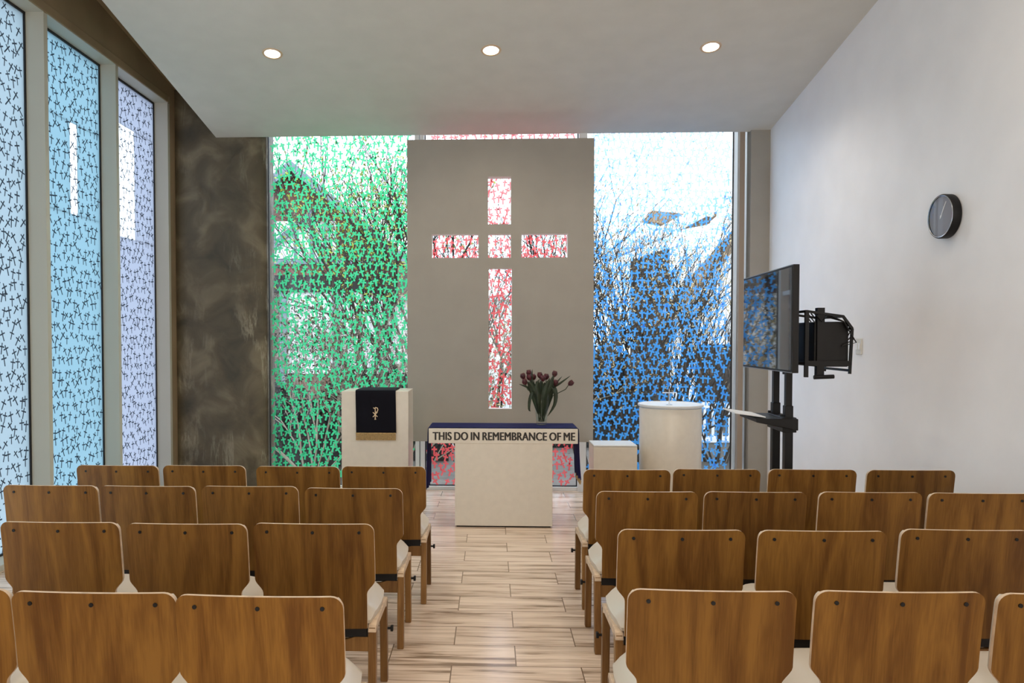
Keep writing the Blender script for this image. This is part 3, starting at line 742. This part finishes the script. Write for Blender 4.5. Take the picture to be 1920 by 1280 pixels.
pl_ = MB().box(-.010, 0, -.042, .042, -.058, .058).build('plate', M['switch'], sw, bevel=.003)
for y in (-.018, .018): MB().box(-.016, -.009, y - .010, y + .010, -.025, .025).build('rocker', M['paper'], pl_, bevel=.002)

# ------------------------------------------------------------------ garden outside
tag(MB().box(-60, 60, YF + .1, 90, -.5, -.3).box(-60, XG - .15, -20, YF + .1, -.5, -.3).build('garden_ground', M['groundm']), kind='structure')

def grow(mb, p, d, L0, r, depth, rg, spread=.45, up=.1, kids=3, tips=None, n=5):
    pts = [p]; rs = [r]; q = Vector(p); dd = Vector(d).normalized(); seg = 4
    for i in range(seg):
        dd = (dd + Vector((rg.uniform(-1, 1), rg.uniform(-1, 1), rg.uniform(-1, 1))) * .13 + Vector((0, 0, up * .25))).normalized()
        q = q + dd * L0 / seg; pts.append(q.copy()); rs.append(r * (1 - .28 * (i + 1) / seg))
    mb.tube(pts, rs, n if depth > 1 else 3, caps=False)
    if tips is not None and depth <= 1: tips += pts[1:]
    if depth <= 0: return
    for k in range(kids):
        i = rg.choice([2, 3, 4] if k else [4]); a = Vector((rg.uniform(-1, 1), rg.uniform(-1, 1), rg.uniform(-.6, 1)))
        nd = (dd + a * spread * 1.3).normalized()
        grow(mb, pts[i], nd, L0 * rg.uniform(.6, .85), rs[i] * .80, depth - 1, rg, spread, up, kids, tips, n)
def leafcloud(tips, cnt, size, jit, rg):
    mb = MB()
    for _ in range(cnt):
        c = Vector(rg.choice(tips)) + Vector((rg.gauss(0, jit), rg.gauss(0, jit), rg.gauss(0, jit)))
        a = Vector((rg.gauss(0, 1), rg.gauss(0, 1), rg.gauss(0, 1))).normalized(); b_ = a.orthogonal().normalized(); s = size * rg.uniform(.6, 1.3)
        k = len(mb.v); mb.v += [tuple(c - a * s), tuple(c + b_ * s * .5), tuple(c + a * s), tuple(c - b_ * s * .5)]; mb.face([k, k + 1, k + 2, k + 3])
    return mb
def bush(name, loc, stems, L0, r, depth, seed, label, leafmat=None, lcount=0, lsize=.03, fan=.6, lean=(0, 0), bark='bark', cat='shrub', jit=.08, kids=3, upv=.1, spread=.45):
    rg = random.Random(seed); t = empty(name, loc, 0, label, cat); mb = MB(); tips = []
    for k in range(stems):
        a = (k + .5) / stems * 2 - 1
        d = Vector((a * fan + lean[0] + rg.uniform(-.1, .1), rg.uniform(-.35, .35) + lean[1], 1))
        grow(mb, Vector((a * .15, rg.uniform(-.1, .1), -.02)), d, L0 * rg.uniform(.8, 1.15), r * rg.uniform(.7, 1.1), depth, rg, spread, upv, kids, tips)
    mb.build('branches', M[bark], t, fix=False)
    if leafmat: leafcloud(tips, lcount, lsize, jit, rg).build('foliage', M[leafmat], t, fix=False)
    return t
# right: bare fan-shaped shrubs
bush('bare_shrub', (2.25, 10.6, -.3), 15, 1.3, .030, 4, 11, 'wide fan of bare dark branches right behind the blue window', 'pleaf', 3000, .024, .75, (0, 0), jit=.10)
bush('bare_shrub', (1.35, 10.0, -.3), 9, 1.5, .026, 4, 12, 'tall bare shrub with upright twigs seen at the left edge of the blue window', 'pleaf', 2200, .022, .35, (.05, 0), jit=.1)
bush('bare_shrub', (3.35, 11.2, -.3), 9, .95, .022, 4, 15, 'lower bare shrub in front of the white railing', 'mleaf', 600, .02, .5, (0, 0), jit=.1)
# left: yellowing tree, bramble and hedges
bush('garden_tree', (-.55, 11.8, -.3), 5, 1.9, .042, 4, 21, 'yellow-green leaning tree seen through the right half of the green window', 'yleaf', 2600, .030, .45, (-.55, 0), cat='tree', jit=.14)
bush('garden_tree', (-2.9, 16.5, -.3), 5, 2.3, .05, 4, 22, 'tall thin tree with yellow-green leaves rising behind the gabled house roofline', 'yleaf', 2600, .04, .35, (.1, 0), cat='tree', jit=.2)
bush('bramble_shrub', (-2.3, 9.6, -.3), 9, .95, .016, 4, 23, 'tangled bramble with pale stems low behind the green window', 'mleaf', 2500, .028, .9, (0, 0), 'twig', jit=.12, upv=-.05)
bush('bramble_shrub', (-1.2, 9.3, -.3), 8, .85, .014, 4, 24, 'tangle of arching pale stems behind the lectern', 'mleaf', 2000, .026, .9, (0, 0), 'twig', jit=.12, upv=-.1)
bush('bramble_shrub', (.15, 9.6, -.3), 7, .8, .012, 3, 25, 'brambles behind the red window and the altar', 'pleaf', 3000, .024, .8, (0, 0), 'twig', jit=.12)
bush('bare_shrub', (.2, 11.6, -.3), 5, 1.5, .03, 4, 26, 'bare shrub seen through the cut-out cross', 'mleaf', 700, .02, .5, (0, 0), jit=.1)
def hedge(x0, x1, y, h, seed, label, cnt, m='dleaf', dep=.8):
    rg = random.Random(seed); t = empty('hedge', ((x0 + x1) / 2, y, -.3), 0, label, 'hedge'); W = (x1 - x0) / 2
    core = MB(); n = 24
    def fn(u, v):
        x = (u - .5) * 2 * W; a = v * PI; hh_ = h * (.72 + .12 * math.sin(x * 3.1 + seed) + .08 * math.sin(x * 7.7))
        return (x, -math.cos(a) * dep * .45, math.sin(a) ** .5 * hh_ + .01), (0, 0, .0)
    core.sheet(fn, n, 10, .0); core.build('core', M['darkbeam'], t)
    tips = []
    for _ in range(1500):
        u, v = rg.random(), rg.random(); p = Vector(fn(u, v)[0]); tips.append(p * rg.uniform(.98, 1.08))
    leafcloud(tips, cnt, .045, .07, rg).build('foliage', M[m], t, fix=False)
hedge(-4.2, -.6, 11.0, 1.45, 31, 'dark hedge below the gabled house behind the green window', 9000)
hedge(.6, 2.6, 12.4, 1.75, 32, 'dark hedge behind the fan-shaped bare shrub', 6000)
tag(MB().box(-1.2, 1.6, 7.95, 16, -.3, -.22).build('garden_path', mat('pale_paving', (.20, .17, .15), .8, noise=.2, nscale=5)), kind='structure')

# gabled house on the left
h1 = empty('house', (-5.25, 20, -.3), 0, 'brick and timber gabled house seen through the green window', 'house')
MB().prism([(-3.1, 0), (3.1, 0), (3.1, 3.75), (0, 6.3), (-3.1, 3.75)], 0, 7, 'y').build('wall', M['brick'], h1)
w_ = MB(); w_.box(-3.0, -1.9, -.06, 0, .9, 3.1).box(-.3, 2.6, -.06, 0, .9, 3.1); w_.build('render_panel', M['render'], h1)
MB().box(-1.85, -.35, -.07, 0, .9, 3.1).build('bay_panel', M['tilehang'], h1)
w_ = MB(); w_.box(-3.1, 3.1, -.12, 0, 3.1, 3.55); w_.build('soffit_band', M['darkbeam'], h1)
MB().box(-1.2, 1.1, -.05, 0, 4.0, 5.0).build('window_pane', M['render'], h1)
w_ = MB()
for x in (-3.05, -1.9, -.32, 1.1, 2.6): w_.box(x - .09, x + .09, -.14, 0, .3, 3.1)
w_.bar((-1.0, -.1, 4.0), (.45, -.1, 5.2), .1, .16).box(-2.4, 2.4, -.1, 0, 3.85, 3.98).box(.40, .52, -.1, 0, 3.98, 5.4)
for x in (-.6, .0, .8): w_.box(x - .03, x + .03, -.1, -.04, 4.0, 5.0)
w_.build('timber_frame', M['beam'], h1)
rf = MB()
for s in (-1, 1): rf.prism([(0, 6.50), (s * 3.5, 3.62), (s * 3.5, 3.47), (0, 6.30)], -.5, 7.2, 'y')
rf.build('roof', M['tilehang'], h1)
bb = MB()
for s in (-1, 1): bb.prism([(0, 6.52), (s * 3.55, 3.60), (s * 3.55, 3.36), (0, 6.25)], -.56, -.5, 'y')
bb.build('bargeboard', M['beam'], h1)
# white outbuilding in the gap between house and hedge, and the right-hand houses
sd = empty('garden_shed', (-1.5, 17.5, -.3), 0, 'pale rendered shed with an orange-brown door right of the gabled house', 'shed')
MB().box(-.9, 2.6, 0, 2, 0, 2.75).build('wall', M['render'], sd); MB().box(-.35, .05, -.04, 0, 0, 2.5).build('door', M['straw'], sd)
MB().box(-1.0, 2.7, -.15, 2.1, 2.75, 2.85).build('roof', M['roof'], sd)
h2 = empty('house', (6.0, 22, -.3), 0, 'brown-clad house with a white roof and tan gable boards seen through the blue window', 'house')
MB().prism([(-1.85, 0), (-.8, 0), (-.8, 4.50), (-1.85, 4.15)], 0, .4, 'y').build('clad_wall', M['brownwall'], h2)
MB().prism([(-.75, 0), (6, 0), (6, 4.2), (2.6, 6.3), (-.75, 2.7)], .3, 6, 'y').build('wall', M['render'], h2)
bb = MB().prism([(2.6, 6.75), (2.6, 6.25), (-.95, 2.2), (-1.25, 2.2), (-.95, 2.75)], -.25, .3, 'y').prism([(2.6, 6.75), (2.6, 6.25), (6.2, 2.6), (6.4, 2.9)], -.25, .3, 'y'); bb.build('bargeboard', M['tan'], h2)
rf = MB().prism([(-2.55, 4.15), (-2.5, 4.35), (1.2, 6.3), (1.2, 5.9), (-.7, 4.9)], -.3, 1.0, 'y'); rf.build('roof', M['roof'], h2)
MB().prism([(-1.35, 5.45), (-1.1, 5.75), (.65, 5.55), (.65, 5.35), (-.2, 5.2)], 1.0, 1.4, 'y').build('ridge_tile', M['tan'], h2)
MB().tube([(.6, 1.2, 5.4), (.85, 1.2, 5.6), (.85, 1.2, 6.1)], .05, 6).build('vent_pipe', M['tan'], h2)
# wall and railing at the right
gw = empty('garden_wall', (5.0, 16, -.3), 0, 'low brown garden wall with a white coping behind the blue window', 'wall')
MB().box(-.55, 2.4, 0, .3, 0, 1.72).build('wall_body', M['brownwall'], gw); MB().box(-.6, 2.45, -.05, .35, 1.72, 1.86).build('coping', M['roof'], gw)
rl = empty('white_railing', (4.25, 13.2, -.3), 0, 'white railing with upright balusters low at the right of the blue window', 'railing')
MB().box(-1.0, 1.0, 0, .06, .62, .72).box(-1.0, 1.0, 0, .06, .02, .12).build('rail', M['roof'], rl)
for k in range(14): MB().box(-.95 + k * .145, -.91 + k * .145, .01, .05, .1, .63).build('baluster', M['roof'], rl)
